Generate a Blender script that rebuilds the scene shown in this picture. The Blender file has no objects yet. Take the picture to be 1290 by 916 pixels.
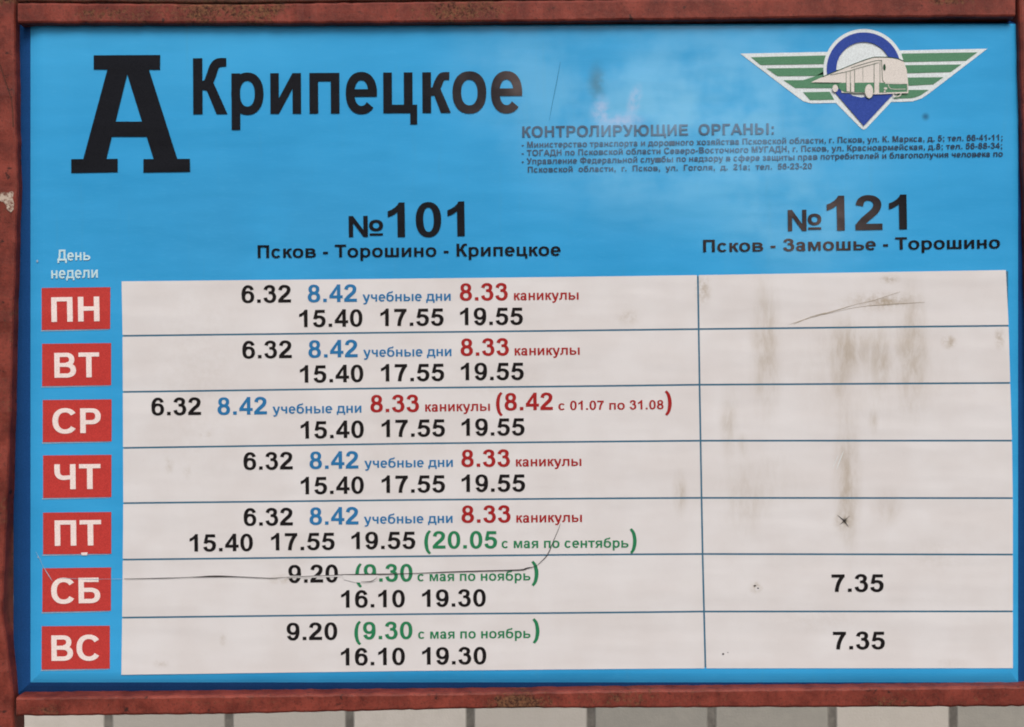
import bpy, math, random
from mathutils import Vector, Matrix
from mathutils.geometry import delaunay_2d_cdt

random.seed(7)
scene = bpy.context.scene
COL = scene.collection

# ------------------------------------------------------------------ camera, sky, sun, exposure
DIST = 1.6                      # camera to the printed face, metres
ZC = 1.5                        # height of the camera
ROLL = math.radians(0.55)
cd = bpy.data.cameras.new("camera")
cd.sensor_fit = 'HORIZONTAL'
cd.sensor_width = 36.0
cd.lens = 36.0 * DIST / 1.29
cd.clip_start = 0.02
cd.clip_end = 500
cam = bpy.data.objects.new("camera", cd)
COL.objects.link(cam)
cR, sR = math.cos(ROLL), math.sin(ROLL)
cam.matrix_world = Matrix(((cR, sR, 0, 0), (0, 0, -1, -DIST), (-sR, cR, 0, ZC), (0, 0, 0, 1)))
scene.camera = cam

SUN_EL, SUN_AZ = math.radians(48), math.radians(168)   # azimuth from +Y: the light comes over the photographer
w = bpy.data.worlds.new("World")
scene.world = w
w.use_nodes = True
nt = w.node_tree
sky = nt.nodes.new("ShaderNodeTexSky")
sky.sky_type = 'NISHITA'
sky.sun_disc = False
sky.sun_elevation = SUN_EL
sky.sun_rotation = SUN_AZ
sky.air_density = 1.0
sky.dust_density = 6.0
sky.ozone_density = 0.6
nt.nodes['Background'].inputs['Strength'].default_value = 0.10
nt.links.new(sky.outputs[0], nt.nodes['Background'].inputs['Color'])
sd = bpy.data.lights.new("sun", 'SUN')
sd.energy = 1.4
sd.angle = math.radians(25)
sd.color = (1.0, 0.982, 0.965)
sun = bpy.data.objects.new("sun", sd)
COL.objects.link(sun)
sun_dir = Vector((math.sin(SUN_AZ) * math.cos(SUN_EL), math.cos(SUN_AZ) * math.cos(SUN_EL), math.sin(SUN_EL)))
sun.rotation_euler = sun_dir.to_track_quat('Z', 'Y').to_euler()
sun.location = sun_dir * 6
scene.view_settings.view_transform = 'Standard'
scene.view_settings.look = 'None'
scene.view_settings.exposure = 0.09
scene.view_settings.gamma = 1.0
scene.view_settings.use_curve_mapping = False
scene.render.engine = 'CYCLES'
scene.cycles.filter_width = 1.9

# ------------------------------------------------------------------ measuring: a picture point onto a plane of the sign
def at(px, py, y=0.0):
    """world point on the plane at depth y (0 = printed face, negative = towards the viewer)"""
    u, v = (px - 645.0) / 1000.0, (458.0 - py) / 1000.0
    s = (DIST + y) / DIST
    return Vector(((u * cR + v * sR) * s, y, ZC + (-u * sR + v * cR) * s))

SIGN_Z = at(645, 880).z
SIGN_O = Vector((0, 0, SIGN_Z))

# ------------------------------------------------------------------ node helpers
class NT:
    def __init__(self, name):
        self.m = bpy.data.materials.new(name)
        self.m.use_nodes = True
        self.t = self.m.node_tree
        self.b = self.t.nodes['Principled BSDF']
        self.tc = self.t.nodes.new('ShaderNodeTexCoord')
        self.co = self.tc.outputs['Object']
    def put(self, sock, v):
        if hasattr(v, 'is_output'):
            self.t.links.new(v, sock)
        else:
            if sock.type == 'RGBA' and len(v) == 3:
                v = (*v, 1)
            sock.default_value = v
    def noise(self, scale, detail=3, rough=0.55, stretch=(1, 1, 1), off=(0, 0, 0), dist=0.0):
        mp = self.t.nodes.new('ShaderNodeMapping')
        mp.inputs['Scale'].default_value = stretch
        mp.inputs['Location'].default_value = off
        self.t.links.new(self.co, mp.inputs[0])
        n = self.t.nodes.new('ShaderNodeTexNoise')
        n.inputs['Scale'].default_value = scale
        n.inputs['Detail'].default_value = detail
        n.inputs['Roughness'].default_value = rough
        n.inputs['Distortion'].default_value = dist
        self.t.links.new(mp.outputs[0], n.inputs['Vector'])
        return n.outputs['Fac']
    def ramp(self, v, a, b, lo=0.0, hi=1.0):
        r = self.t.nodes.new('ShaderNodeMapRange')
        r.interpolation_type = 'SMOOTHSTEP'
        self.put(r.inputs[0], v)
        for i, x in enumerate((a, b, lo, hi)):
            self.put(r.inputs[i + 1], x)
        return r.outputs[0]
    def math(self, op, a, b=0.0):
        n = self.t.nodes.new('ShaderNodeMath')
        n.operation = op
        self.put(n.inputs[0], a)
        self.put(n.inputs[1], b)
        return n.outputs[0]
    def mix(self, f, a, b):
        n = self.t.nodes.new('ShaderNodeMix')
        n.data_type = 'RGBA'
        self.put(n.inputs[0], f)
        self.put(n.inputs[6], a)
        self.put(n.inputs[7], b)
        return n.outputs[2]
    def spot(self, px, py, rx, ry, org=SIGN_O, rot=0.0, y=0.0):
        """1 at the middle of an ellipse on the sign, 0 at its rim (picture units)"""
        c = at(px, py, y) - org
        mp = self.t.nodes.new('ShaderNodeMapping')
        mp.vector_type = 'TEXTURE'
        mp.inputs['Location'].default_value = c
        mp.inputs['Rotation'].default_value = (0, rot, 0)
        mp.inputs['Scale'].default_value = (rx / 1000, 10.0, ry / 1000)
        self.t.links.new(self.co, mp.inputs[0])
        ln = self.t.nodes.new('ShaderNodeVectorMath')
        ln.operation = 'LENGTH'
        self.t.links.new(mp.outputs[0], ln.inputs[0])
        return self.ramp(ln.outputs['Value'], 1.0, 0.0)
    def bump(self, h, strength, dist=0.001):
        n = self.t.nodes.new('ShaderNodeBump')
        n.inputs['Strength'].default_value = strength
        n.inputs['Distance'].default_value = dist
        self.put(n.inputs['Height'], h)
        self.t.links.new(n.outputs[0], self.b.inputs['Normal'])
    def done(self, col, rough=0.2, spec=0.5):
        self.put(self.b.inputs['Specular IOR Level'], spec)
        self.put(self.b.inputs['Base Color'], col)
        self.put(self.b.inputs['Roughness'], rough)
        return self.m

def film_bump(n):
    """slow waves of the clear laminate, plus its fine orange peel"""
    a = n.noise(9, 2, 0.5, (0.6, 1, 2.2))
    b = n.noise(420, 2, 0.6, (0.35, 1, 1))
    n.bump(n.math('ADD', a, n.math('MULTIPLY', b, 0.02)), 0.35, 0.006)

def sky_veil(n):
    """sky reflection painted as pale patches over the upper right of the print"""
    a = n.spot(880, 150, 330, 190)
    b = n.spot(1010, 290, 150, 90)
    c = n.spot(640, 90, 120, 110)
    d = n.spot(800, 175, 130, 130)
    a = n.math('ADD', a, n.math('MULTIPLY', d, 0.22))
    s = n.math('MINIMUM', n.math('ADD', n.math('ADD', a, n.math('MULTIPLY', b, 0.7)), n.math('MULTIPLY', c, 0.4)), 1.0)
    k = n.ramp(n.noise(14, 3, 0.6, off=(3, 0, 1)), 0.3, 0.62)
    return n.math('MULTIPLY', s, n.math('ADD', n.math('MULTIPLY', k, 0.75), 0.25))

def gloss(n):
    """specular level: higher under the painted reflection at the upper right, lower elsewhere"""
    return n.math('ADD', 0.10, n.math('MULTIPLY', sky_veil(n), 0.75))

def ink(name, col, veil=None, speck=0.0):
    n = NT(name)
    c = n.mix(n.ramp(n.noise(900, 2, 0.7), 0.25, 0.75), tuple(x * 0.82 for x in col), tuple(min(1, x * 1.15 + speck) for x in col))
    if veil:
        c = n.mix(n.math('MULTIPLY', sky_veil(n), veil[1]), c, veil[0])
    film_bump(n)
    return n.done(c, 0.14, gloss(n) if veil else 0.12)

def blue_print():
    n = NT("blue print")
    base = n.mix(n.ramp(n.noise(5, 3, 0.5, (1, 1, 1.5)), 0.3, 0.7), (0.034, 0.335, 0.690), (0.046, 0.385, 0.770))
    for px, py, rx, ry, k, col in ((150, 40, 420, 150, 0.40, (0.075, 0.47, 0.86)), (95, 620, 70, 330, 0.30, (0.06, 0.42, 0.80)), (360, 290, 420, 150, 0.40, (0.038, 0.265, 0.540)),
                                   (700, 860, 620, 30, 0.35, (0.022, 0.22, 0.50)), (1000, 230, 300, 120, 0.3, (0.09, 0.48, 0.86))):  # uneven reflection on the panel, painted in as lighter and darker blues
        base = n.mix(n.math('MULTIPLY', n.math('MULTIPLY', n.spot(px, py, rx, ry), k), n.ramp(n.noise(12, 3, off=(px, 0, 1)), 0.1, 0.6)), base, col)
    fine = n.noise(260, 3, 0.6, (0.25, 1, 1.6))
    drip = n.ramp(n.noise(60, 4, 0.7, (1, 1, 0.06), dist=0.3), 0.56, 0.74)
    base = n.mix(n.math('MULTIPLY', drip, 0.10), base, (0.10, 0.30, 0.45))
    scuff = n.ramp(n.noise(120, 5, 0.8, (0.3, 1, 1.4), off=(3, 3, 3)), 0.62, 0.75)
    base = n.mix(n.math('MULTIPLY', scuff, 0.22), base, (0.20, 0.55, 0.80))
    base = n.mix(n.math('MULTIPLY', n.ramp(fine, 0.5, 0.75), 0.16), base, (0.09, 0.46, 0.82))
    base = n.mix(n.math('MULTIPLY', sky_veil(n), 0.50), base, (0.20, 0.63, 0.95))  # reflected sky painted as a paler blue
    g = n.math('MULTIPLY', n.spot(752, 104, 17, 34), n.ramp(n.noise(60, 2), 0.2, 0.6))  # grey-green reflected shape painted into the blue
    base = n.mix(n.math('MULTIPLY', g, 0.6), base, (0.06, 0.15, 0.20))
    for px, py, rx, ry, r in ((757, 140, 18, 26, 0.1), (799, 128, 12, 30, 0.25), (783, 152, 40, 14, 0)):  # pale pinkish reflections painted as blobs
        p = n.math('MULTIPLY', n.spot(px, py, rx, ry, rot=r), n.ramp(n.noise(90, 3, off=(7, 0, 2)), 0.25, 0.65))
        base = n.mix(n.math('MULTIPLY', p, 0.55), base, (0.52, 0.58, 0.84))
    d = n.spot(1166, 147, 7, 7)
    base = n.mix(n.math('MULTIPLY', d, 0.8), base, (0.02, 0.10, 0.20))
    film_bump(n)
    return n.done(base, 0.14, gloss(n))

def white_cell():
    n = NT("white print")
    base = n.mix(n.ramp(n.noise(16, 3, 0.5), 0.3, 0.7), (0.695, 0.680, 0.690), (0.735, 0.732, 0.752))
    base = n.mix(n.math('MULTIPLY', n.ramp(n.noise(300, 3, 0.7), 0.55, 0.8), 0.12), base, (0.55, 0.49, 0.46))
    streak = n.math('ADD', 0.30, n.ramp(n.noise(65, 5, 0.72, (1, 1, 0.30), dist=0.25), 0.34, 0.70, 0, 0.7))
    blot = n.ramp(n.noise(120, 4, 0.7, off=(2, 0, 5)), 0.3, 0.7)
    D = (0.375, 0.310, 0.225)
    for px, py, rx, ry, s, kind in (
            (964, 438, 27, 125, .62, 0), (1095, 470, 150, 110, .20, 0), (960, 600, 90, 60, .16, 0), (918, 530, 17, 60, .45, 0), (1064, 440, 26, 60, .62, 0), (1056, 478, 12, 36, .5, 0),
            (1110, 455, 16, 60, .5, 0), (1150, 440, 28, 115, .66, 0), (1067, 605, 24, 130, .70, 0), (1118, 640, 28, 32, .38, 0),
            (1085, 440, 80, 40, .35, 0), (940, 635, 44, 60, .3, 0), (857, 622, 13, 40, .6, 0), (886, 365, 14, 26, .7, 1),
            (1110, 380, 75, 17, .6, 1), (1118, 381, 24, 9, .8, 1), (1121, 352, 18, 8, .7, 1), (1195, 431, 13, 12, .95, 1),
            (1259, 426, 9, 20, .7, 1), (1063, 656, 17, 17, .9, 1), (952, 740, 12, 10, .8, 1), (792, 400, 22, 14, .4, 1),
            (1100, 532, 9, 22, .5, 0), (935, 560, 10, 20, .4, 0), (355, 730, 22, 9, .55, 1), (1200, 835, 30, 10, .2, 1),
            (213, 587, 9, 16, .35, 1), (236, 595, 8, 12, .3, 1), (259, 548, 10, 6, .4, 1), (281, 806, 7, 12, .35, 1), (203, 836, 14, 8, .35, 1), (620, 480, 120, 40, .10, 1), (250, 470, 90, 200, .10, 1), (500, 560, 200, 60, .08, 0), (1180, 700, 60, 30, .14, 1), (1030, 780, 90, 24, .12, 1)):
        f = n.math('MULTIPLY', n.spot(px, py, rx, ry), (streak, blot)[kind])
        base = n.mix(n.math('MULTIPLY', f, s), base, D)
    base = n.mix(n.spot(1064, 656, 4.5, 5.5), base, (0.03, 0.03, 0.025))
    film_bump(n)
    return n.done(base, 0.2, 0.17)

def red_steel(name, rusty, patches=(), dark=False):
    """worn red oxide paint; patches: (x, y, rx, ry, amount) places where rust has broken through"""
    n = NT(name)
    big = n.noise(9, 4, 0.6, dist=0.4)
    fine = n.noise(170, 5, 0.75, dist=0.3)
    grain = n.noise(520, 3, 0.75, off=(1, 5, 3))
    paint = n.mix(n.ramp(n.noise(32, 5, 0.65), 0.3, 0.7), (0.120, 0.020, 0.014), (0.260, 0.050, 0.034))
    paint = n.mix(n.math('MULTIPLY', n.ramp(grain, 0.5, 0.72), 0.38), paint, (0.20, 0.09, 0.065))
    paint = n.mix(n.math('MULTIPLY', n.ramp(n.noise(330, 4, 0.7, off=(2, 2, 8)), 0.52, 0.68), 0.6), paint, (0.050, 0.015, 0.012))
    rust = n.mix(n.ramp(n.noise(240, 4, 0.75, off=(4, 1, 0)), 0.36, 0.64), (0.018, 0.010, 0.008), (0.215, 0.105, 0.052))
    v = n.math('ADD', n.math('MULTIPLY', big, 0.55), n.math('MULTIPLY', fine, 0.65))
    for px, py, rx, ry, s in patches:
        v = n.math('ADD', v, n.math('MULTIPLY', n.spot(px, py, rx, ry, Vector((0, 0, 0))), s))
    f = n.ramp(v, 0.76 - rusty, 0.92 - rusty)
    c = n.mix(n.math('MULTIPLY', f, 0.88), paint, rust)
    pits = n.ramp(n.noise(75, 3, 0.6, off=(9, 0, 0)), 0.64, 0.72)
    c = n.mix(n.math('MULTIPLY', pits, 0.8), c, (0.016, 0.011, 0.010))
    if dark:
        c = n.mix(0.6, c, (0.028, 0.024, 0.016))
    n.bump(n.math('ADD', n.math('MULTIPLY', f, -0.5), fine), 0.55, 0.0012)
    return n.done(c, n.ramp(f, 0, 1, 0.55, 0.85), 0.25)

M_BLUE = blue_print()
M_CELL = white_cell()
VEIL = (0.150, 0.105, 0.108)  # tone of the reflected sky mixed into the black inks
M_BLACK = ink("black ink", (0.013, 0.011, 0.012), (VEIL, 0.85), 0.006)
M_HEAD = ink("black ink on blue", (0.0055, 0.0065, 0.011), (VEIL, 0.85), 0.007)
M_NOTE = ink("thin black ink on blue", (0.030, 0.048, 0.085), ((0.12, 0.25, 0.41), 1.0), 0.012)
M_TBLUE = ink("blue ink", (0.030, 0.185, 0.420))
M_TRED = ink("red ink", (0.36, 0.024, 0.026))
M_TGRN = ink("green ink", (0.028, 0.215, 0.098))
M_TILE = ink("red print", (0.52, 0.052, 0.047))
M_TLET = ink("pale print", (0.90, 0.77, 0.75))
M_DAY = ink("pale blue print", (0.55, 0.78, 0.86))
M_EWHITE = ink("emblem white", (0.72, 0.80, 0.84))
M_EGREEN = ink("emblem green", (0.090, 0.250, 0.145), None, 0.02)
M_EBLUE = ink("emblem blue", (0.028, 0.068, 0.360), None, 0.01)
M_EPINK = ink("emblem bus white", (0.72, 0.69, 0.66))
M_EDARK = ink("emblem outline", (0.030, 0.085, 0.050))
M_CRACK = ink("crack dirt", (0.045, 0.040, 0.040))
M_SCR = ink("pale scratch", (0.34, 0.46, 0.58))
M_DIRTLINE = ink("dirt scratch", (0.40, 0.35, 0.28))
M_EDGE = ink("dark blue rim shade", (0.011, 0.070, 0.235), None, 0.004)  # edge shadow painted into the rim colour
M_BACK = NT("grey sheet back").done((0.25, 0.26, 0.27), 0.6)
M_POST = red_steel("red painted steel", 0.02, ((6, 420, 60, 210, .16), (8, 640, 40, 120, .10), (6, 2, 40, 16, .3), (6, 262, 40, 22, .12), (5, 870, 40, 40, .08)))
M_RAIL = red_steel("rusted red painted steel", 0.05, ((300, 12, 190, 50, .20), (590, 16, 150, 40, .22), (130, 22, 60, 14, .12), (930, 10, 70, 40, .12), (1180, 4, 60, 10, .15),
                   (650, 884, 60, 26, .30), (60, 890, 70, 26, .20), (230, 880, 180, 8, .12), (800, 880, 260, 40, .16), (1150, 882, 200, 40, .14)))
M_LIP = red_steel("dark rusted steel", 0.20, (), True)

def chip_mat():
    n = NT("bare primer")
    c = n.mix(n.ramp(n.noise(120, 4, 0.7), 0.42, 0.6), (0.16, 0.06, 0.045), (0.52, 0.44, 0.37))
    n.bump(n.noise(200, 3), 0.5, 0.001)
    return n.done(c, 0.8, 0.2)
M_CHIP = chip_mat()

def paving_mat():
    n = NT("asphalt pavement")
    c = n.mix(n.ramp(n.noise(3, 5, 0.65), 0.35, 0.7), (0.055, 0.054, 0.052), (0.085, 0.082, 0.078))
    c = n.mix(n.math('MULTIPLY', n.ramp(n.noise(160, 3, 0.7), 0.5, 0.8), 0.5), c, (0.16, 0.155, 0.145))
    n.bump(n.noise(140, 4), 0.6, 0.004)
    return n.done(c, 0.9, 0.3)
def wall_mat():
    n = NT("pale brick")
    sx = n.t.nodes.new('ShaderNodeSeparateXYZ')
    cx = n.t.nodes.new('ShaderNodeCombineXYZ')
    n.t.links.new(n.co, sx.inputs[0])
    n.t.links.new(n.math('ADD', sx.outputs[0], WALL_DX), cx.inputs[0])
    n.t.links.new(n.math('ADD', sx.outputs[2], WALL_DZ), cx.inputs[1])
    br = n.t.nodes.new('ShaderNodeTexBrick')
    n.t.links.new(cx.outputs[0], br.inputs['Vector'])
    br.offset = 0.5
    for k, v in (('Color1', (0.60, 0.57, 0.53, 1)), ('Color2', (0.30, 0.295, 0.27, 1)), ('Mortar', (0.115, 0.108, 0.098, 1)), ('Scale', 1.0), ('Mortar Size', 0.016),
                 ('Mortar Smooth', 0.5), ('Brick Width', 0.342), ('Row Height', 0.19)):
        br.inputs[k].default_value = v
    c = n.mix(n.math('MULTIPLY', n.ramp(n.noise(22, 5, 0.65), 0.35, 0.7), 0.3), br.outputs['Color'], (0.42, 0.40, 0.36))
    n.bump(n.math('ADD', n.math('MULTIPLY', br.outputs['Fac'], -1.0), n.math('MULTIPLY', n.noise(160, 4), 0.2)), 0.7, 0.006)
    return n.done(c, 0.85, 0.3)
WALL_DX, WALL_DZ = 25.778 + 0.171, 0.02
M_WALL = wall_mat()
M_PAVE = paving_mat()

# ------------------------------------------------------------------ object helpers
def link(name, verts, faces, mats, parent=None, idx=None, smooth=False):
    me = bpy.data.meshes.new(name)
    me.from_pydata([tuple(v) for v in verts], [], faces)
    for m in (mats if isinstance(mats, (list, tuple)) else [mats]):
        me.materials.append(m)
    if idx:
        for p, i in zip(me.polygons, idx):
            p.material_index = i
    if smooth:
        for p in me.polygons:
            p.use_smooth = True
    me.update()
    o = bpy.data.objects.new(name, me)
    COL.objects.link(o)
    if parent:
        o.parent = parent
    return o

def thing(name, loc, label, cat):
    o = bpy.data.objects.new(name, None)
    o.empty_display_size = 0.1
    o.location = loc
    COL.objects.link(o)
    o['label'] = label
    o['category'] = cat
    return o

# ------------------------------------------------------------------ the setting
pv = [(-40, -40, 0), (40, -40, 0), (40, 40, 0), (-40, 40, 0)]
pavement = link("pavement", pv, [(0, 1, 2, 3)], M_PAVE)
pavement['kind'] = 'structure'
WY = 2.0
wv = [(x, y, z) for z in (0, 2.6) for x, y in ((-4, WY), (4, WY), (4, WY + 0.38), (-4, WY + 0.38))]
wall = link("block_wall", wv, [(0, 1, 5, 4), (1, 2, 6, 5), (2, 3, 7, 6), (3, 0, 4, 7), (4, 5, 6, 7)], M_WALL)
wall['label'] = "pale grey block wall seen in a thin strip under the timetable frame"
wall['category'] = "wall"

# ------------------------------------------------------------------ the steel stand
stand = thing("sign_stand", (0, 0, 0), "rusty red painted steel frame of posts and rails holding the blue timetable", "sign stand")

def interp(pts, t):
    for (a, va), (b, vb) in zip(pts, pts[1:]):
        if t <= b:
            k = (t - a) / (b - a)
            return va + (vb - va) * max(0, min(1, k))
    return pts[-1][1]

def bar(name, lo, hi, t0, t1, n, yf, yb, bev, mat, vertical, rough=0.4, parent=None):
    """a steel bar that runs from t0 to t1; lo / hi give its two front edges along the run (picture units)"""
    V, F = [], []
    for i in range(n + 1):
        t = t0 + (t1 - t0) * i / n
        a = interp(lo, t) + random.gauss(0, rough)
        b = interp(hi, t) + random.gauss(0, rough)
        j = random.gauss(0, 0.0004)
        sec = [(a, yb), (a, yf + bev / 1000), (a + bev * .35, yf + bev * .35 / 1000 + j), (a + bev, yf + j),
               (b - bev, yf + j), (b - bev * .35, yf + bev * .35 / 1000 + j), (b, yf + bev / 1000), (b, yb)]
        for s, y in sec:
            p = at(s, t, yf) if vertical else at(t, s, yf)
            V.append((p.x, y, p.z))
    for i in range(n):
        for k in range(8):
            F.append((i * 8 + k, i * 8 + (k + 1) % 8, i * 8 + 8 + (k + 1) % 8, i * 8 + 8 + k))
    F.append(tuple(range(8)))
    F.append(tuple(n * 8 + k for k in range(8)))
    o = link(name, V, F, mat, parent)
    import bmesh
    bm = bmesh.new()
    bm.from_mesh(o.data)
    bmesh.ops.recalc_face_normals(bm, faces=bm.faces)
    bm.to_mesh(o.data)
    bm.free()
    return o

GROUND = 1985
left_edge = [(-160, 18), (30, 18.5), (150, 20), (240, 22), (268, 20), (340, 18), (420, 15), (500, 13), (600, 9.5), (700, 5), (770, 2),
             (800, 6), (850, 13), (880, 16), (920, 17), (GROUND, 18)]
post = bar("post", [(-160, -62), (GROUND, -62)], left_edge, -150, GROUND, 150, -0.006, 0.030, 4, M_POST, True, 0.35, stand)
post.data.name = "post"
bar("post", [(-160, 1282), (20, 1284), (400, 1297), (700, 1306), (GROUND, 1312)],
    [(-160, 1364), (GROUND, 1392)], -150, GROUND, 110, -0.009, 0.030, 4, M_POST, True, 0.35, stand)
bar("rail", [(0, 3), (300, 5), (430, 3), (700, 0), (1000, -3), (1300, -4)],
    [(0, 29), (65, 29.5), (430, 29.5), (600, 28), (860, 25), (1050, 22.5), (1300, 21)], 22.5, 1279, 150, -0.012, 0.032, 3, M_RAIL, False, 0.25, stand)
bar("rail", [(0, 879), (150, 877.5), (600, 872.5), (800, 869.5), (1100, 866.5), (1300, 864.5)],
    [(0, 903), (300, 900), (600, 893), (1300, 890.5)], 20.5, 1301, 150, -0.017, 0.032, 3, M_RAIL, False, 0.3, stand)
bar("rail_lip", [(0, -60), (1300, -66)], [(0, 2), (300, 4), (430, 2), (700, -1), (1000, -4), (1300, -5)], 22.5, 1279, 60, 0.004, 0.030, 2, M_LIP, False, 0.3, stand)

# paint flaked off the left post down to pale primer
V, F = [], []
cpx = [(0, 244), (6, 241), (12, 243), (17, 240.5), (20, 243), (18.5, 250), (20.5, 257), (19.5, 264), (15.5, 268), (11, 264), (8.5, 257), (4, 254), (-4, 252), (-8, 246)]
for px, py in cpx:
    p = at(px * .93 - 1.2, py, -0.0068)
    V.append(tuple(p))
F.append(tuple(range(len(V))))
chip = link("flaked_patch", V, F, M_CHIP, post)
# fine crack that runs down the paint of the post
V, F = [], []
cr = [(-4, 70), (1, 84), (6, 100), (11, 114), (14.5, 126), (16, 140), (16.5, 160)]
for i, (px, py) in enumerate(cr):
    ww = 0.55
    V += [tuple(at(px - ww, py, -0.0069)), tuple(at(px + ww, py, -0.0069))]
for i in range(len(cr) - 1):
    F.append((2 * i, 2 * i + 1, 2 * i + 3, 2 * i + 2))
link("paint_crack", V, F, M_LIP, post)

# ------------------------------------------------------------------ the sign
sign = thing("timetable_sign", SIGN_O, "blue bus timetable board with big black letter А, white table and winged bus emblem", "timetable sign")

def loc(px, py, y=0.0):
    return at(px, py, y) - SIGN_O

# board: flat printed face whose rim rolls back into the frame
rim = [(0.0, 0.0), (0.10, 0.0002), (0.20, 0.0008), (0.31, 0.0018), (0.42, 0.0033), (0.56, 0.0058), (0.70, 0.0090), (0.85, 0.0132), (1.0, 0.0185)]
inner = (54, 33, 1272, 845)
outer = (17, 26, 1297, 880)
V, F = [], []
NS = 12
def ring(k):
    f, d = rim[k]
    x0, y0, x1, y1 = (inner[i] + (outer[i] - inner[i]) * f for i in range(4))
    pts = []
    for a, b in (((x0, y0), (x1, y0)), ((x1, y0), (x1, y1)), ((x1, y1), (x0, y1)), ((x0, y1), (x0, y0))):
        for i in range(NS):
            t = i / NS
            pts.append((a[0] + (b[0] - a[0]) * t, a[1] + (b[1] - a[1]) * t))
    return [loc(px, py, d) for px, py in pts]
for k in range(len(rim)):
    V += ring(k)
n4 = 4 * NS
for k in range(len(rim) - 1):
    for i in range(n4):
        j = (i + 1) % n4
        F.append((k * n4 + i, k * n4 + j, (k + 1) * n4 + j, (k + 1) * n4 + i))
F.append(tuple(reversed(range(n4))))
base = len(V)
V += [v + Vector((0, 0.003, 0)) for v in V[(len(rim) - 1) * n4:]]
for i in range(n4):
    j = (i + 1) % n4
    F.append(((len(rim) - 1) * n4 + i, (len(rim) - 1) * n4 + j, base + j, base + i))
F.append(tuple(range(base, base + n4)))
idx = [0] * len(F)
idx[-1] = 1
for q in range(4 * n4, (len(rim) - 1) * n4):
    idx[q] = 2                  # shadow along the frame, painted as a darker blue rim
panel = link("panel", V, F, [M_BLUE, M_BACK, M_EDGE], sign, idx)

# ---- lettering: each glyph is a union of strokes, 716 units to the cap height
def R(x0, y0, x1, y1):
    return [[(x0, y0), (x1, y0), (x1, y1), (x0, y1)]]
def P(*p):
    return [list(p)]
def sgnpow(v, e):
    return math.copysign(abs(v) ** e, v)
def A(cx, cy, rx, ry, tx, ty, a0=0, a1=360, e=0.90):
    n = max(6, int(abs(a1 - a0) / 11))
    o, i = [], []
    for k in range(n + 1):
        t = math.radians(a0 + (a1 - a0) * k / n)
        c, s = sgnpow(math.cos(t), e), sgnpow(math.sin(t), e)
        o.append((cx + rx * c, cy + ry * s))
        i.append((cx + (rx - tx) * c, cy + (ry - ty) * s))
    return [[o[k], o[k + 1], i[k + 1], i[k]] for k in range(n)]
def disc(cx, cy, rx, ry, n=28):
    return [[(cx + rx * math.cos(2 * math.pi * k / n), cy + ry * math.sin(2 * math.pi * k / n)) for k in range(n)]]
def S(pts, sub=5):
    """stroke along a smooth line through (x, y, width)"""
    q = []
    m = len(pts)
    for i in range(m - 1):
        p0, p1, p2, p3 = pts[max(i - 1, 0)], pts[i], pts[i + 1], pts[min(i + 2, m - 1)]
        for s in range(sub):
            t = s / sub
            q.append(tuple(0.5 * (2 * p1[c] + (p2[c] - p0[c]) * t + (2 * p0[c] - 5 * p1[c] + 4 * p2[c] - p3[c]) * t * t
                                  + (3 * p1[c] - p0[c] - 3 * p2[c] + p3[c]) * t ** 3) for c in range(3)))
    q.append(tuple(pts[-1]))
    L, Rr = [], []
    for i, (x, y, wd) in enumerate(q):
        a, b = q[max(i - 1, 0)], q[min(i + 1, len(q) - 1)]
        dx, dy = b[0] - a[0], b[1] - a[1]
        l = math.hypot(dx, dy) or 1
        nx, ny = -dy / l * wd / 2, dx / l * wd / 2
        L.append((x + nx, y + ny))
        Rr.append((x - nx, y - ny))
    return [[L[i], L[i + 1], Rr[i + 1], Rr[i]] for i in range(len(q) - 1)]
def mir(polys, cx):
    return [[(2 * cx - x, y) for x, y in p] for p in polys]
def rot180(polys, cx, cy):
    return [[(2 * cx - x, 2 * cy - y) for x, y in p] for p in polys]
def sc(polys, sx, sy):
    return [[(x * sx, y * sy) for x, y in p] for p in polys]
def mv(polys, dx, dy=0):
    return [[(x + dx, y + dy) for x, y in p] for p in polys]

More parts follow.
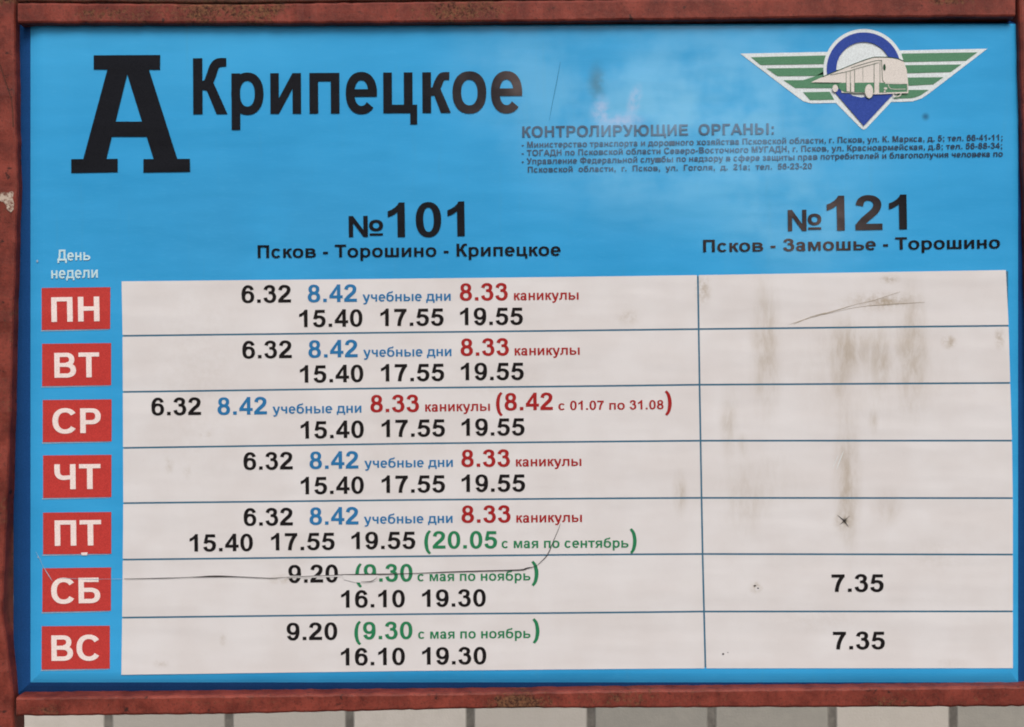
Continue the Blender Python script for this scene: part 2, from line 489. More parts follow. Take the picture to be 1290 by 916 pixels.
three = (S([(104, 520, 138), (132, 602, 130), (200, 655, 116), (272, 663, 114), (350, 640, 124), (398, 585, 134), (396, 500, 134), (345, 425, 116), (225, 400, 108)])
         + S([(225, 402, 108), (335, 396, 110), (415, 335, 128), (442, 225, 142), (408, 112, 134), (335, 54, 118), (262, 45, 114), (180, 66, 118), (122, 125, 130), (100, 205, 138)]))
six = (A(282, 237, 236, 249, 136, 108)
       + S([(112, 240, 134), (110, 400, 138), (142, 545, 136), (212, 640, 122), (295, 663, 114), (372, 638, 120), (422, 575, 130), (442, 522, 138)]))
breve = S([(-150, 745, 80), (-95, 640, 85), (0, 612, 88), (95, 640, 85), (150, 745, 80)])
G = {
 ' ': (278, []), '.': (278, R(70, 0, 208, 137)), ':': (333, R(98, 0, 236, 137) + R(98, 382, 236, 519)),
 ',': (278, R(70, 0, 208, 137) + S([(165, 60, 86), (160, -60, 80), (95, -140, 60)])),
 ';': (333, R(98, 0, 236, 137) + R(98, 382, 236, 519) + S([(193, 60, 86), (188, -60, 80), (123, -140, 60)])),
 '-': (333, R(45, 190, 288, 322)),
 '(': (333, S([(262, 735, 92), (158, 570, 122), (112, 262, 140), (158, -45, 122), (262, -210, 92)])),
 ')': (333, mir(S([(262, 735, 92), (158, 570, 122), (112, 262, 140), (158, -45, 122), (262, -210, 92)]), 166)),
 '0': (556, A(278, 353, 238, 366, 140, 112)),
 '1': (556, P((285, 719), (394, 719), (394, 0), (255, 0), (255, 520), (215, 482), (150, 442), (76, 415), (76, 540), (140, 567), (210, 615), (258, 668))),
 '2': (556, S([(104, 505, 140), (132, 600, 132), (200, 655, 118), (275, 663, 114), (352, 642, 124), (412, 585, 138), (424, 500, 144), (385, 400, 144), (300, 310, 142), (190, 205, 142), (108, 95, 150)]) + R(28, 0, 512, 128) + P((28, 0), (200, 0), (190, 140), (60, 140))),
 '3': (556, three),
 '4': (556, R(312, 0, 446, 719) + R(25, 147, 533, 268) + P((25, 230), (150, 230), (312, 515), (400, 640), (446, 719), (332, 719), (25, 268))),
 '5': (556, R(126, 580, 488, 707) + P((126, 707), (240, 707), (196, 425), (170, 316), (50, 334))
       + S([(120, 345, 90), (190, 405, 116), (270, 418, 116), (365, 394, 128), (432, 320, 142), (442, 222, 142), (410, 118, 136), (340, 58, 120), (262, 45, 114), (180, 66, 120), (124, 122, 132), (103, 192, 140)])),
 '6': (556, six),
 '7': (556, R(40, 580, 510, 707) + S([(440, 650, 150), (368, 520, 142), (290, 350, 140), (240, 160, 138), (226, 0, 138)]) + P((510, 600), (510, 640), (420, 640), (420, 520))),
 '8': (556, A(278, 525, 208, 194, 132, 102) + A(278, 203, 238, 215, 140, 110)),
 '9': (556, rot180(six, 278, 353.5)),
 '№': (1190, R(70, 0, 212, 716) + R(540, 0, 682, 716) + P((212, 716), (212, 480), (540, 0), (540, 236)) + A(945, 385, 225, 195, 125, 95) + R(735, 40, 1160, 118)),
 'А': (722, P((0, 0), (156, 0), (362, 560), (440, 716), (283, 716)) + P((722, 0), (566, 0), (360, 560), (283, 716), (440, 716)) + R(190, 163, 532, 284)),
 'Б': (719, R(73, 0, 221, 716) + R(73, 596, 622, 716) + R(73, 318, 402, 434) + R(73, 0, 402, 121) + A(400, 217, 262, 217, 148, 117, -90, 90)),
 'В': (722, R(73, 0, 221, 716) + R(73, 598, 402, 716) + R(73, 310, 412, 424) + R(73, 0, 412, 121) + A(400, 520, 228, 196, 145, 118, -90, 90) + A(408, 212, 262, 212, 152, 120, -90, 90)),
 'Г': (567, R(73, 0, 221, 716) + R(73, 595, 545, 716)),
 'Д': (712, R(120, 596, 612, 716) + R(466, 0, 612, 716) + S([(190, 690, 140), (186, 480, 140), (162, 230, 138), (105, 60, 140)]) + R(10, 0, 702, 121) + R(10, -150, 136, 60) + R(576, -150, 702, 60)),
 'Е': (667, R(73, 0, 221, 716) + R(73, 595, 612, 716) + R(73, 312, 577, 430) + R(73, 0, 622, 121)),
 'З': (626, mv(sc(three, 1.12, 1.0), 10)),
 'И': (719, R(73, 0, 214, 716) + R(505, 0, 646, 716) + P((214, 0), (505, 480), (505, 716), (214, 236))),
 'К': (610, R(73, 0, 221, 716) + S([(200, 362, 112), (290, 388, 128), (350, 475, 146), (402, 595, 142), (468, 654, 118), (598, 662, 108)]) + P((250, 400), (300, 420), (392, 405), (612, 0), (440, 0), (290, 300), (240, 310))),
 'Л': (702, R(483, 0, 630, 716) + R(112, 595, 630, 716) + S([(186, 690, 148), (184, 420, 146), (170, 200, 140), (118, 85, 128), (12, 56, 116)])),
 'М': (833, R(70, 0, 208, 716) + R(625, 0, 763, 716) + P((150, 716), (276, 716), (482, 0), (350, 0)) + P((683, 716), (557, 716), (351, 0), (483, 0))),
 'Н': (722, R(73, 0, 221, 716) + R(501, 0, 649, 716) + R(73, 312, 649, 434)),
 'О': (778, A(389, 358, 345, 370, 152, 124)),
 'П': (719, R(73, 0, 221, 716) + R(498, 0, 646, 716) + R(73, 595, 646, 716)),
 'Р': (667, R(73, 0, 221, 716) + R(73, 595, 382, 716) + R(73, 253, 382, 374) + A(380, 484, 248, 231, 148, 121, -90, 90)),
 'С': (722, A(388, 358, 342, 370, 152, 124, 36, 324)),
 'Т': (611, R(20, 595, 591, 716) + R(231, 0, 380, 716)),
 'У': (622, S([(545, 716, 150), (440, 420, 146), (340, 160, 142), (250, 70, 128), (105, 60, 116)]) + P((5, 716), (168, 716), (400, 300), (330, 180), (285, 250))),
 'Ф': (854, R(357, -20, 497, 736) + A(427, 362, 385, 290, 142, 116)),
 'Ч': (703, R(483, 0, 630, 716) + S([(142, 716, 146), (142, 500, 146), (180, 385, 138), (290, 330, 124), (500, 345, 118)])),
 'Ш': (1005, R(73, 0, 218, 716) + R(430, 0, 575, 716) + R(787, 0, 932, 716) + R(73, 0, 932, 121)),
 'Щ': (1019, R(73, 0, 218, 716) + R(430, 0, 575, 716) + R(787, 0, 932, 716) + R(73, 0, 1000, 121) + R(890, -150, 1005, 121)),
 'Ы': (979, R(73, 0, 221, 716) + R(73, 318, 360, 434) + R(73, 0, 360, 121) + A(358, 217, 240, 217, 146, 117, -90, 90) + R(760, 0, 906, 716)),
 'Ю': (1031, R(73, 0, 221, 716) + R(200, 300, 400, 422) + A(665, 358, 328, 370, 150, 124)),
 'а': (556, S([(105, 372, 128), (152, 448, 116), (255, 479, 104), (355, 455, 118), (400, 372, 136), (402, 180, 136), (412, 70, 132), (440, 0, 134)]) + A(232, 150, 197, 162, 134, 96) + R(300, 225, 400, 318)),
 'б': (618, A(308, 238, 272, 250, 138, 105) + S([(104, 240, 132), (112, 400, 132), (150, 545, 128), (235, 622, 112), (370, 648, 102), (450, 672, 100), (480, 738, 100)])),
 'в': (615, R(66, 0, 203, 519) + R(66, 421, 352, 519) + R(66, 222, 380, 314) + R(66, 0, 380, 100) + A(345, 378, 205, 141, 130, 96, -90, 90) + A(365, 156, 222, 156, 135, 99, -90, 90)),
 'г': (417, R(66, 0, 203, 519) + R(66, 412, 405, 519)),
 'д': (635, R(108, 412, 562, 519) + R(425, 0, 562, 519) + S([(172, 500, 128), (168, 350, 128), (145, 170, 126), (95, 50, 130)]) + R(8, 0, 627, 107) + R(8, -140, 124, 50) + R(511, -140, 627, 50)),
 'е': (556, A(278, 259, 246, 271, 138, 106, 0, 318) + R(100, 212, 524, 308) + R(386, 212, 524, 270)),
 'ж': (709, R(288, 0, 421, 519) + sum([f(S([(400, 265, 100), (470, 300, 112), (515, 375, 128), (560, 450, 112), (690, 470, 100)]) + P((455, 300), (545, 300), (704, 0), (545, 0), (430, 235))) for f in (lambda p: p, lambda p: mir(p, 354.5))], [])),
 'з': (497, mv(sc(three, 0.90, 0.735), 0)),
 'и': (615, R(66, 0, 200, 519) + R(415, 0, 549, 519) + P((200, 0), (415, 320), (415, 519), (200, 199))),
 'й': (615, R(66, 0, 200, 519) + R(415, 0, 549, 519) + P((200, 0), (415, 320), (415, 519), (200, 199)) + mv(breve, 308)),
 'к': (500, R(66, 0, 203, 519) + S([(185, 264, 100), (262, 290, 112), (312, 370, 130), (362, 450, 116), (420, 470, 102), (492, 470, 100)]) + P((215, 300), (270, 315), (350, 310), (512, 0), (355, 0), (255, 222), (215, 225))),
 'л': (635, R(432, 0, 569, 519) + R(118, 412, 569, 519) + S([(184, 500, 134), (182, 300, 134), (162, 130, 128), (108, 62, 116), (12, 52, 104)])),
 'м': (740, R(66, 0, 194, 519) + R(546, 0, 674, 519) + P((130, 519), (246, 519), (434, 0), (320, 0)) + P((610, 519), (494, 519), (306, 0), (420, 0))),
 'н': (604, R(66, 0, 203, 519) + R(401, 0, 538, 519) + R(66, 208, 538, 315)),
 'о': (611, A(305, 259, 267, 271, 138, 106)),
 'п': (604, R(66, 0, 203, 519) + R(401, 0, 538, 519) + R(66, 412, 538, 519)),
 'р': (611, R(66, -203, 203, 519) + A(316, 259, 254, 271, 138, 106)),
 'с': (556, A(283, 259, 247, 271, 138, 106, 38, 322)),
 'т': (490, R(12, 412, 478, 519) + R(176, 0, 314, 519)),
 'у': (556, S([(484, 519, 140), (380, 200, 136), (300, -30, 132), (240, -130, 118), (165, -155, 108), (70, -150, 104)]) + P((6, 519), (152, 519), (350, 60), (290, -40), (212, 10))),
 'ф': (875, R(369, -203, 506, 716) + A(437, 259, 392, 271, 137, 106)),
 'х': (556, P((10, 519), (172, 519), (546, 0), (384, 0)) + P((546, 519), (384, 519), (10, 0), (172, 0))),
 'ц': (615, R(66, 0, 203, 519) + R(390, 0, 527, 519) + R(66, 0, 596, 107) + R(488, -145, 598, 107)),
 'ч': (581, R(378, 0, 515, 519) + S([(130, 519, 136), (130, 370, 136), (165, 285, 126), (255, 245, 112), (400, 258, 106)])),
 'ш': (833, R(66, 0, 203, 519) + R(348, 0, 485, 519) + R(630, 0, 767, 519) + R(66, 0, 767, 107)),
 'щ': (844, R(66, 0, 203, 519) + R(348, 0, 485, 519) + R(630, 0, 767, 519) + R(66, 0, 828, 107) + R(722, -145, 830, 107)),
 'ы': (854, R(66, 0, 203, 519) + R(66, 228, 332, 326) + R(66, 0, 332, 101) + A(330, 163, 222, 163, 135, 98, -90, 90) + R(651, 0, 788, 519)),
 'ь': (615, R(66, 0, 203, 519) + R(66, 228, 352, 326) + R(66, 0, 352, 101) + A(350, 163, 230, 163, 137, 98, -90, 90)),
 'ю': (855, R(66, 0, 203, 519) + R(190, 206, 350, 313) + A(556, 259, 256, 271, 137, 106)),
 'я': (583, R(380, 0, 517, 519) + R(235, 421, 517, 519) + R(235, 190, 517, 285) + A(240, 354, 196, 165, 134, 98, 90, 270) + P((14, 0), (176, 0), (340, 240), (195, 240))),
}
_tri = {}
def union(polys):
    """triangles that cover the union of the polygons"""
    vs, fs, seen = [], [], {}
    for p in polys:
        area = sum(a[0] * b[1] - b[0] * a[1] for a, b in zip(p, p[1:] + p[:1]))
        if abs(area) < 1e-6:
            continue
        if area < 0:
            p = list(reversed(p))
        f = []
        for x, y in p:
            k = (round(x, 3), round(y, 3))
            if k not in seen:
                seen[k] = len(vs)
                vs.append(Vector((x, y)))
            if seen[k] not in f:
                f.append(seen[k])
        if len(f) > 2:
            fs.append(f)
    r = delaunay_2d_cdt(vs, [], fs, 1, 1e-4, True)
    return [tuple(v) for v in r[0]], [tuple(f) for f, src in zip(r[2], r[5]) if src]
def glyph(ch):
    if ch not in _tri:
        _tri[ch] = union(G[ch][1]) if G[ch][1] else ([], [])
    return _tri[ch]

def text(name, lines, mat, y, parent):
    """lines: (words, x left, baseline left, x right, baseline right, cap height), picture units; a mesh for each line"""
    if len(lines) > 1:
        for l in lines:
            nm = name
            if name.endswith("_time") and l[0][0].isalpha():
                nm = name[:-4] + "note"
            elif l[0] == ")":
                nm = "closing_bracket"
            elif l[0] == "№":
                nm = "number_sign"
            text(nm, [l], mat, y, parent)
        return
    V, F = [], []
    for words, xl, bl, xr, br, h in lines:
        pen, tv = 0.0, []
        for ch in words:
            gv, gf = glyph(ch)
            o = len(V) + len(tv)
            tv += [(x + pen, yy) for x, yy in gv]
            F += [tuple(i + o for i in f) for f in gf]
            pen += G[ch][0]
        x0, x1 = min(v[0] for v in tv), max(v[0] for v in tv)
        L = math.hypot(xr - xl, br - bl)
        ux, uy = (xr - xl) / L, (br - bl) / L
        for gx, gy in tv:
            s = (gx - x0) / (x1 - x0) * L
            t = gy / 716.0 * h
            V.append(loc(xl + ux * s + uy * t, bl + uy * s - ux * t, y))
    return link(name, V, F, mat, parent)

def shape(name, polys, mat, y, parent):
    """flat printed shape given in picture units"""
    vs, fs = union([[(x, -yy) for x, yy in p] for p in polys])
    return link(name, [loc(x, -yy, y) for x, yy in vs], fs, mat, parent)

Y1, Y2, Y3, Y4, Y5 = -0.0005, -0.0009, -0.0013, -0.0017, -0.0021

# heading
shape("heading_letter", P((118, 69.7), (201.9, 69.3), (201.7, 87.8), (118, 87.5)) + P((89.7, 200.5), (148.3, 200.1), (148.3, 216.9), (89.7, 218)) +
      P((180.6, 200.5), (239.2, 200.1), (239.6, 216.5), (180.6, 217.4)) + P((135.7, 86), (160.5, 86), (160.4, 93.4), (133.6, 202), (104.4, 202)) +
      P((160.2, 86), (187.1, 86), (224, 202), (194, 202), (160.2, 93.4)) + P((130, 153.2), (195, 153.2), (195, 172.3), (130, 172.3)), M_HEAD, Y2, sign)
text("place_name", [("Крипецкое", 243.4, 144, 658, 141.6, 70.6)], M_HEAD, Y2, sign)
text("route_number", [("№", 439.5, 298.8, 482.8, 298.2, 26.6), ("101", 488.9, 299, 585.6, 297.4, 43.5)], M_HEAD, Y2, sign)
text("route_name", [("Псков - Торошино - Крипецкое", 324.6, 325, 706.3, 322, 16)], M_HEAD, Y2, sign)
text("route_number", [("№", 992.7, 291.2, 1035, 290.6, 26.7), ("121", 1042, 290.7, 1142.8, 288.8, 43.7)], M_HEAD, Y2, sign)
text("route_name", [("Псков - Замошье - Торошино", 885.8, 317.6, 1260, 312.8, 15.5)], M_HEAD, Y2, sign)
text("authority_heading", [("КОНТРОЛИРУЮЩИЕ  ОРГАНЫ:", 658, 173, 975, 169, 13.8)], M_NOTE, Y2, sign)
text("authority_line", [
    ("- Министерство транспорта и дорожного хозяйства Псковской области, г. Псков, ул. К. Маркса, д. 5; тел. 66-41-11;", 657.3, 186, 1263, 176.7, 7.5),
    ("- ТОГАДН по Псковской области Северо-Восточного МУГАДН, г. Псков, ул. Красноармейская, д.8; тел. 56-88-34;", 657.3, 196.4, 1262.6, 187, 7.5),
    ("- Управление Федеральной службы по надзору в сфере защиты прав потребителей и благополучия человека по", 657.3, 206.8, 1263.5, 197.2, 7.5),
    ("Псковской  области,  г.  Псков,  ул.  Гоголя,  д.  21а;  тел.  56-23-20", 665, 217.2, 1023, 212.6, 7.3)], M_NOTE, Y2, sign)
text("day_column_heading", [("День", 72.4, 328.4, 113.8, 327.7, 13.8), ("недели", 64.6, 351, 123.3, 350, 14.2)], M_DAY, Y2, sign)

# day tiles
TILES = [("ПН", (52.4, 362.8), (139, 361.8), (138.8, 414.4), (52.6, 415.8), (64.9, 405.7, 125.5, 404.6, 31)),
         ("ВТ", (53, 433.2), (140, 432.2), (140, 485.2), (53, 486.6), (68.7, 476, 125.2, 475.2, 31.3)),
         ("СР", (53.8, 504), (140.6, 503.1), (140.6, 556), (53.8, 557.2), (66.2, 546.1, 127.1, 545.4, 31.2)),
         ("ЧТ", (54.2, 573.8), (140.4, 573), (140.4, 626.2), (54.2, 627.4), (68.7, 616.6, 126.8, 616, 31.5)),
         ("ПТ", (54.2, 645.9), (140.2, 645), (140.2, 697.6), (54.2, 698.4), (69.1, 687.7, 127.6, 687, 32)),
         ("СБ", (53.5, 716), (139.9, 714.9), (139.7, 769.4), (53.3, 771.1), (64.6, 760.6, 126.4, 759.7, 32)),
         ("ВС", (52.6, 789), (138.4, 788.3), (138.3, 842.4), (52.4, 843.6), (64.9, 832.6, 125, 831.9, 32))]
for words, a, b, c, d, t in TILES:
    tile = shape("day_tile", P(a, b, c, d), M_TILE, Y1, sign)
    text("tile_letters", [(words,) + t], M_TLET, Y2, tile)
    shape("tile_edge", S([(d[0] - 1, d[1] + 1.1, 1.2), ((c[0] + d[0]) / 2, (c[1] + d[1]) / 2 + 1.0, 1.0), (c[0] - 2, c[1] + 0.9, 0.5)]), M_SCR, Y1, tile)
    if words == "ПТ":
        shape("white_speck", P((102, 696.4), (110.4, 695.8), (109.6, 699.6), (103, 699.4)), M_TLET, Y3, tile)

# white table cells
LX = (154, 520, 750, 880, 1272)
LY = [(354.5, 351, 348.5, 346.6, 340.2), (423.2, 418.8, 416.3, 414.7, 410.4), (493.9, 488.8, 486.5, 484.8, 482.5), (564.4, 558.9, 556.5, 555.3, 555.2),
      (634, 629.9, 628, 627.3, 627.6), (705.1, 701, 698.7, 698, 698.7), (778.2, 773.8, 772, 770.5, 770.3), (850.2, 845.2, 843, 842, 841.8)]
def ly(i, x):
    return interp(list(zip(LX, LY[i])), x)
def divx(y):
    return interp([(340, 879), (480, 881.2), (690, 884.9), (850, 888.9)], y)
def leftx(y):
    return interp([(340, 153), (420, 154.5), (640, 155.3), (720, 154.5), (850, 152.8)], y)
def rightx(y):
    return interp([(340, 1266.8), (410, 1270.5), (480, 1272.5), (560, 1275), (640, 1276), (850, 1276)], y)
HG = 1.15
M_GRID = ink('dark blue rule', (0.055, 0.165, 0.265))
xs = [154 + (1270 - 154) * k / 12 for k in range(13)]
shape('table_rules', [[(x, ly(0, x) + 1.5) for x in xs] + [(rightx(ly(k, 1272)) - 0.8, ly(k, 1272)) for k in range(1, 7)] + [(x, ly(7, x) - 1.5) for x in xs[::-1]] + [(leftx(ly(k, 154)) + 0.8, ly(k, 154)) for k in range(6, 0, -1)]], M_GRID, -0.00025, sign)
cells = {}
for r in range(7):
    for c in range(2):
        ta, ba = (0 if r == 0 else HG), (0 if r == 6 else HG)
        ym0, ym1 = ly(r, 880), ly(r + 1, 880)
        top, bot = [], []
        fx = (leftx, lambda y: divx(y) - HG) if c == 0 else (lambda y: divx(y) + HG, rightx)
        for k in range(9):
            t = k / 8
            x = fx[0](ym0) + (fx[1](ym0) - fx[0](ym0)) * t
            top.append((x, ly(r, x) + ta))
            x = fx[0](ym1) + (fx[1](ym1) - fx[0](ym1)) * t
            bot.append((x, ly(r + 1, x) - ba))
        cells[r, c] = shape("table_cell", [top + bot[::-1]], M_CELL, Y1, sign)

ROWS = [
 ([("6.32", 304.3, 381.7, 366.7, 381.1, 22.2), ("15.40", 377, 412.3, 456.8, 411.4, 21.9), ("17.55", 479.3, 410.9, 559, 410.2, 21.9), ("19.55", 579.7, 409.7, 658.8, 409.1, 21.9)],
  [("8.42", 387.7, 380.8, 449.7, 380.2, 22), ("учебные дни", 456.7, 380, 567.8, 378.9, 12.4)],
  [("8.33", 579.2, 378.8, 639.8, 378.3, 21.8), ("каникулы", 647.5, 378.3, 729, 377.5, 12.5)], []),
 ([("6.32", 305.3, 451.7, 367.7, 451.1, 22.2), ("15.40", 377.9, 482.2, 457.9, 481.2, 21.9), ("17.55", 480, 480.6, 559.7, 479.8, 21.9), ("19.55", 580.6, 479.1, 659.9, 478.5, 21.9)],
  [("8.42", 388.6, 450.7, 450.6, 450, 22), ("учебные дни", 457.6, 449.7, 568.8, 448.6, 12.4)],
  [("8.33", 580.3, 448.3, 641.2, 447.8, 21.8), ("каникулы", 648.4, 447.8, 730.4, 446.9, 12.5)], []),
 ([("6.32", 190.7, 523.3, 253.4, 522.8, 22.2), ("15.40", 378.8, 552.6, 458.5, 551.5, 21.9), ("17.55", 480.8, 550.7, 560.7, 549.8, 21.9), ("19.55", 581.5, 549.2, 660.9, 548.5, 21.9)],
  [("8.42", 274.1, 522.7, 336.4, 522, 22), ("учебные дни", 343.3, 521.3, 455.4, 520, 12.4)],
  [("8.33", 466.7, 519.4, 528, 518.9, 21.8), ("каникулы", 535.7, 518.6, 617.3, 517.6, 12.5), ("(8.42", 624.9, 517.3, 696.6, 516.5, 22), ("с 01.07 по 31.08", 703.5, 516.7, 836, 515.6, 11.7), (")", 837.8, 516.3, 846.4, 516.2, 23)], []),
 ([("6.32", 306.8, 592, 368.9, 591.4, 22.2), ("15.40", 378.9, 622.8, 458.5, 621.9, 21.9), ("17.55", 480.8, 621, 560.7, 620.3, 21.9), ("19.55", 581.5, 619.8, 661.6, 619.3, 21.9)],
  [("8.42", 390, 590.9, 451.7, 590.3, 22), ("учебные дни", 459, 589.5, 570.6, 588.2, 12.4)],
  [("8.33", 581.2, 588.3, 642.5, 587.9, 21.8), ("каникулы", 650, 587.7, 732.5, 587, 12.5)], []),
 ([("6.32", 307, 662.4, 369, 661.9, 22.2), ("15.40", 238.9, 695, 318.7, 694.2, 21.9), ("17.55", 341.4, 693.5, 421.7, 692.7, 21.9), ("19.55", 442.7, 692, 523.3, 691.4, 21.9)],
  [("8.42", 390, 661.3, 451.7, 660.7, 22), ("учебные дни", 458.4, 660, 570.3, 658.8, 12.4)],
  [("8.33", 581.4, 658.7, 643.3, 658.3, 21.8), ("каникулы", 650.5, 658.4, 733.2, 657.6, 12.5)],
  [("(20.05", 534.5, 691.3, 626.3, 690.8, 22), ("с мая по сентябрь", 632, 690.5, 791.8, 689.8, 12.4), (")", 793.6, 690, 802.2, 689.9, 23)]),
 ([("9.20", 363.4, 734.4, 426, 733.6, 22.6), ("16.10", 429.8, 765.6, 510.1, 764.9, 21.9), ("19.30", 531.8, 764.6, 612.1, 764, 21.9)], [], [],
  [("(9.30", 447.5, 733.1, 519.8, 732.5, 22.2), ("с мая по ноябрь", 526, 732.3, 668.3, 731.2, 12.4), (")", 669.6, 731, 678.5, 730.9, 23)]),
 ([("9.20", 361.2, 806.7, 425, 806, 22), ("16.10", 429.6, 838.4, 510.2, 837.7, 21.9), ("19.30", 531.8, 837.4, 612.8, 836.8, 21.9)], [], [],
  [("(9.30", 446.4, 805.6, 519.7, 805, 22), ("с мая по ноябрь", 526.8, 804.8, 668.4, 803.8, 12.4), (")", 671, 803.4, 679.8, 803.3, 23)]),
]
for r, (bk, bl, rd, gr) in enumerate(ROWS):
    cell = cells[r, 0]
    text("departure_time", bk, M_BLACK, Y2, cell)
    if bl:
        text("school_day_time", bl, M_TBLUE, Y2, cell)
    if rd:
        text("holiday_time", rd, M_TRED, Y2, cell)
    if gr:
        text("seasonal_time", gr, M_TGRN, Y2, cell)
text("departure_time", [("7.35", 1047.6, 745.8, 1113.3, 745.6, 22.4)], M_BLACK, Y2, cells[5, 1])
text("departure_time", [("7.35", 1049.4, 818.2, 1114.8, 818, 22.5)], M_BLACK, Y2, cells[6, 1])

# ---- emblem
CX, CY = 1088.2, 87.6
emb = shape("emblem", P((932.7, 67.6), (1243.7, 61.4), (1170, 118), (1161, 124), (1150, 127.6), (1139, 128.2), (1021.5, 130.2), (1012, 127.5), (1003, 121)) + disc(CX, CY, 51, 51, 48)
            + P((1040, 110), (1138, 106), (1124, 127), (1091, 162), (1088, 163.4), (1085, 162), (1053, 129.6), (1040, 113)), M_EWHITE, Y1, sign)
for stripe in (P((946, 72.1), (1041, 69.8), (1041, 80.7), (958.4, 82)) + P((965.3, 86.2), (1041, 85.2), (1041, 93), (1027.9, 95.6), (979.5, 96.1))
      + P((987, 101.1), (1012, 100.9), (1028, 95.6), (1041, 88), (1060, 88), (1060, 111), (1001.9, 111)) + P((1011.8, 116.2), (1045.2, 115.6), (1051, 125.6), (1020.5, 126.2))
      + P((1136, 67.5), (1231.4, 65.9), (1216.8, 76.6), (1136, 78.3)) + P((1140, 82.1), (1211.2, 81.2), (1197.7, 90.8), (1140, 92.4)) + P((1140, 97.7), (1188.5, 97.3), (1175.6, 106.4), (1140, 108.3))
      + P((1138, 113.4), (1170.2, 113.2), (1159.5, 120.2), (1152, 123), (1147.3, 123.8), (1125.5, 124.2), (1136, 113.4))):
    shape("wing_stripe", [stripe], M_EGREEN, Y2, emb)
shape("white_ring", [[(CX + r * math.cos(math.radians(a + d)), CY - r * math.sin(math.radians(a + d))) for r, d in ((51, 0), (51, 5), (45, 5), (45, 0))] for a in range(-10, 190, 5)], M_EWHITE, Y3, emb)
shape("blue_ring", [[(CX + r * math.cos(math.radians(a + d)), CY - r * math.sin(math.radians(a + d))) for r, d in ((46.8, 0), (46.8, 5), (34.6, 5), (34.6, 0))] for a in range(-15, 200, 5)]
      + P((1049, 113), (1062, 110), (1066, 115.6), (1074, 120.5), (1084, 122.8), (1096, 121.5), (1106, 117), (1126, 117.5), (1124.5, 119.4), (1088.2, 158.6)), M_EBLUE, Y4, emb)
bus = shape("bus", P((1021.6, 103.7), (1040, 95.2), (1060, 87), (1082, 78.4), (1096.4, 73.6), (1104, 72), (1119.4, 72.4), (1131, 74.2), (1138.5, 77.3), (1142.3, 88), (1144, 104), (1144, 117.2), (1107, 118.2), (1060, 117), (1060, 104)), M_EPINK, Y5, emb)
Y6, Y7 = Y5 - 0.0004, Y5 - 0.0008
shape("green_side", P((1057, 104.4), (1101.2, 104), (1101.2, 116.8), (1064, 116), (1057, 112)) + P((1107.6, 104.2), (1142.6, 105), (1142.6, 116), (1107.6, 116.6)), M_EGREEN, Y6, bus)
def wire(pts, w):
    return S([(x, y, w) for x, y in pts], 3)
shape("dark_outline", wire([(1036, 96.8), (1060, 87), (1082, 78.2), (1096.4, 73.3), (1104, 71.9), (1119.4, 72.2), (1131, 74), (1138.5, 77.1)], 0.9)
      + wire([(1046, 94.3), (1066, 90.5), (1085, 84.8), (1107, 79)], 0.55) + wire([(1072, 85.6), (1090, 80), (1103, 76.6), (1111, 76)], 0.6)
      + wire([(1110.6, 76), (1111.2, 90), (1112, 101), (1115, 104.6)], 0.7) + wire([(1108.6, 78), (1108.6, 104)], 0.5) + wire([(1101.2, 80), (1101.2, 117)], 0.6)
      + wire([(1066, 90.5), (1066, 115.4)], 0.5) + wire([(1071.2, 89.2), (1071.2, 116)], 0.5) + wire([(1076.6, 88), (1076.6, 116)], 0.6) + wire([(1087, 85), (1087, 103.6)], 0.3)
      + wire([(1060, 117), (1080, 117.6), (1089, 117.4)], 0.5) + disc(1114.2, 84.8, 1.7, 4.2, 14), M_EDARK, Y6, bus)
shape("pale_trim", P((1066.4, 104), (1070.8, 104), (1070.8, 115.4), (1066.4, 115.2)) + P((1072, 104), (1076.2, 104), (1076.2, 116), (1072, 115.8)) + disc(1094.8, 115, 5.2, 8.8) + disc(1052.2, 111.4, 3.5, 4.6)
      + wire([(1100, 118.2), (1120, 117.4), (1144, 116.6)], 1.7) + wire([(1115, 105), (1130, 105.4), (1144, 105.2)], 1.0) + wire([(1143.4, 104), (1143.8, 111), (1143.6, 117)], 1.2)
      + wire([(1119, 106), (1122.5, 112), (1141, 112.2)], 0.7) + disc(1115.6, 111.4, 2.2, 1.5, 12) + disc(1114.6, 115, 1.3, 1.0, 12) + wire([(1125, 118.6), (1127, 121.4), (1131, 121.8), (1134.6, 119.6), (1135, 117.6)], 1.2), M_EPINK, Y7, bus)
shape("wheel_outline", wire([(1089.8, 117.5), (1091.5, 122), (1095, 124), (1098.6, 122.2), (1101, 118.6)], 0.6), M_EDARK, Y7 - 0.0004, bus)

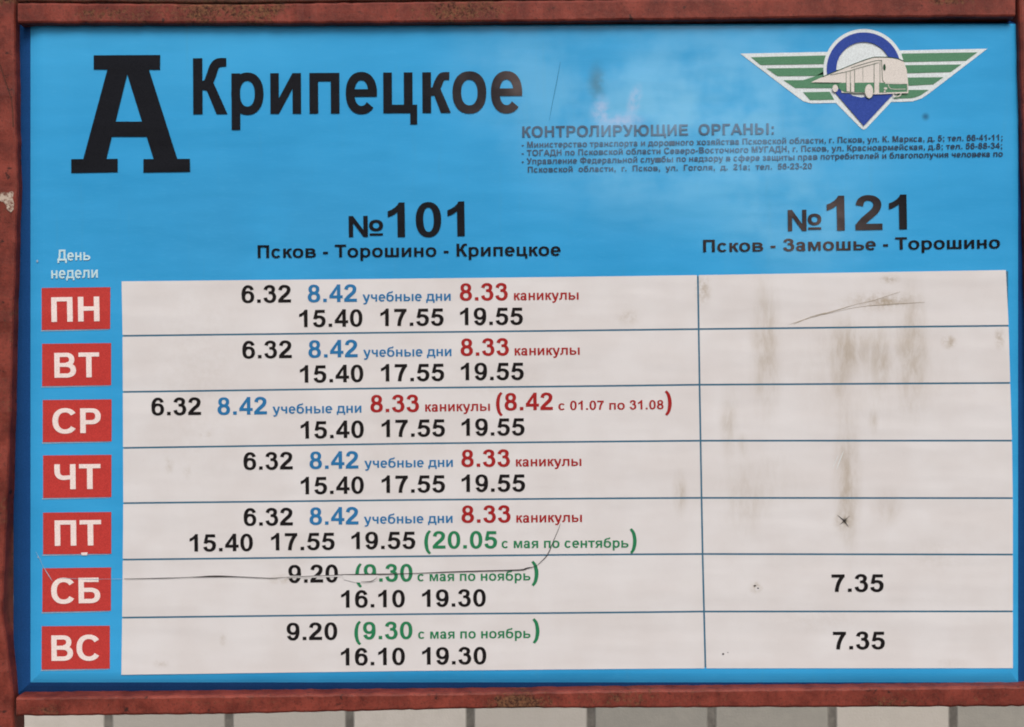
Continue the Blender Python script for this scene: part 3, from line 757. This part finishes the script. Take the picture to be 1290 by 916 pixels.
# ---- damage of the sheet: the crease through Saturday, scratches
c5 = cells[5, 0]
shape("torn_sheet", P((362, 725.6), (400, 725.0), (428, 724.2), (430, 726.4), (400, 727.6), (362, 728.2)) + P((431, 725), (447, 723.6), (462, 724.4), (476.5, 724.6), (476.5, 728.5), (472, 732.4), (462, 734.2), (446, 733.6), (433, 730)), M_CELL, Y3, c5)
random.seed(3)
shape("crease", S([(x, y + random.uniform(-0.25, 0.25), wd * random.uniform(0.55, 1.35)) for x, y, wd in [(156, 729.4, 0.5), (200, 728.6, 0.9), (240, 727.2, 1.0), (270, 726.2, 1.5), (300, 726.8, 1.3), (340, 728.2, 0.9), (352, 727.6, 0.7), (362, 727.2, 0.6), (385, 726, 0.5), (424, 724.6, 0.6), (428, 723.9, 1.3), (470, 723.4, 1.4),
                   (520, 722.6, 1.3), (560, 720.6, 1.2), (600, 719.4, 1.0), (640, 718.4, 1.0), (658, 717.8, 1.2), (664, 715.8, 1.1), (674, 713.4, 0.8), (681, 708.5, 1.0), (690, 698, 1.2), (697, 682, 1.0), (703, 668, 0.7), (706, 660, 0.4)]])
      + disc(662, 716.6, 1.6, 1.0, 10) + S([(455, 732.5, 0.3), (466, 732.6, 0.8), (472, 730, 0.6), (475, 727, 0.3)]), M_CRACK, Y4, c5)
shape("scratch", S([(45, 695, 0.3), (50, 704, 0.6), (53, 711, 0.3), (57, 718, 0.8), (62, 726, 0.9), (66, 732, 0.3)]) + S([(74, 728.6, 0.2), (90, 728.9, 0.5), (102, 729.5, 0.3), (118, 730, 0.7), (132, 729.5, 0.3), (153, 729.6, 0.5)]), M_SCR, Y3, sign)
shape("scratch", S([(706, 78, 0.5), (701, 105, 0.9), (695, 135, 0.7), (692, 152, 0.3)]), ink("dark scratch", (0.040, 0.25, 0.45)), Y1, sign)
shape("scratch", S([(994, 409, 0.2), (1012, 403, 0.6), (1020, 401, 0.2), (1037, 395.7, 0.9), (1060, 389, 0.8), (1080, 383, 0.3), (1100, 378.6, 0.6), (1134, 367.6, 0.3)]) + S([(1037, 396.5, 0.3), (1080, 387, 0.4), (1118, 383.5, 0.8), (1165, 380.8, 0.3)]) + S([(1000, 408.5, 0.3), (1021, 399.5, 0.7), (1040, 394, 0.4)]), M_DIRTLINE, Y2, cells[0, 1])
shape("scratch", S([(1054, 591, 0.3), (1058, 580, 0.9), (1063, 568, 0.4)]) + S([(1049, 590, 0.3), (1056, 574, 0.6)]), M_EWHITE, Y2, cells[3, 1])
shape("scratch", S([(1055, 649, 0.3), (1063, 656, 1.3), (1069, 664, 0.3)]) + S([(1070, 650, 0.3), (1063, 657, 1.0), (1058, 661, 0.3)]), M_CRACK, Y2, cells[4, 1])
for px, py, rx, ry in ((911, 824, 1.3, 1.2), (917, 822, 0.6, 0.6)):
    shape("speck", disc(px, py, rx, ry, 8), M_CRACK, Y2, cells[6, 1])
for px, py, rx, ry in ((951, 738, 2.0, 0.9), (955, 741, 1.2, 0.8)):
    shape("speck", disc(px, py, rx, ry, 8), M_CRACK, Y2, cells[5, 1])
for px, py, rx, ry in ((47, 329, 1.2, 1.6), (48, 702, 1.2, 0.9)):
    shape("speck", disc(px, py, rx, ry, 8), M_SCR, Y1, sign)
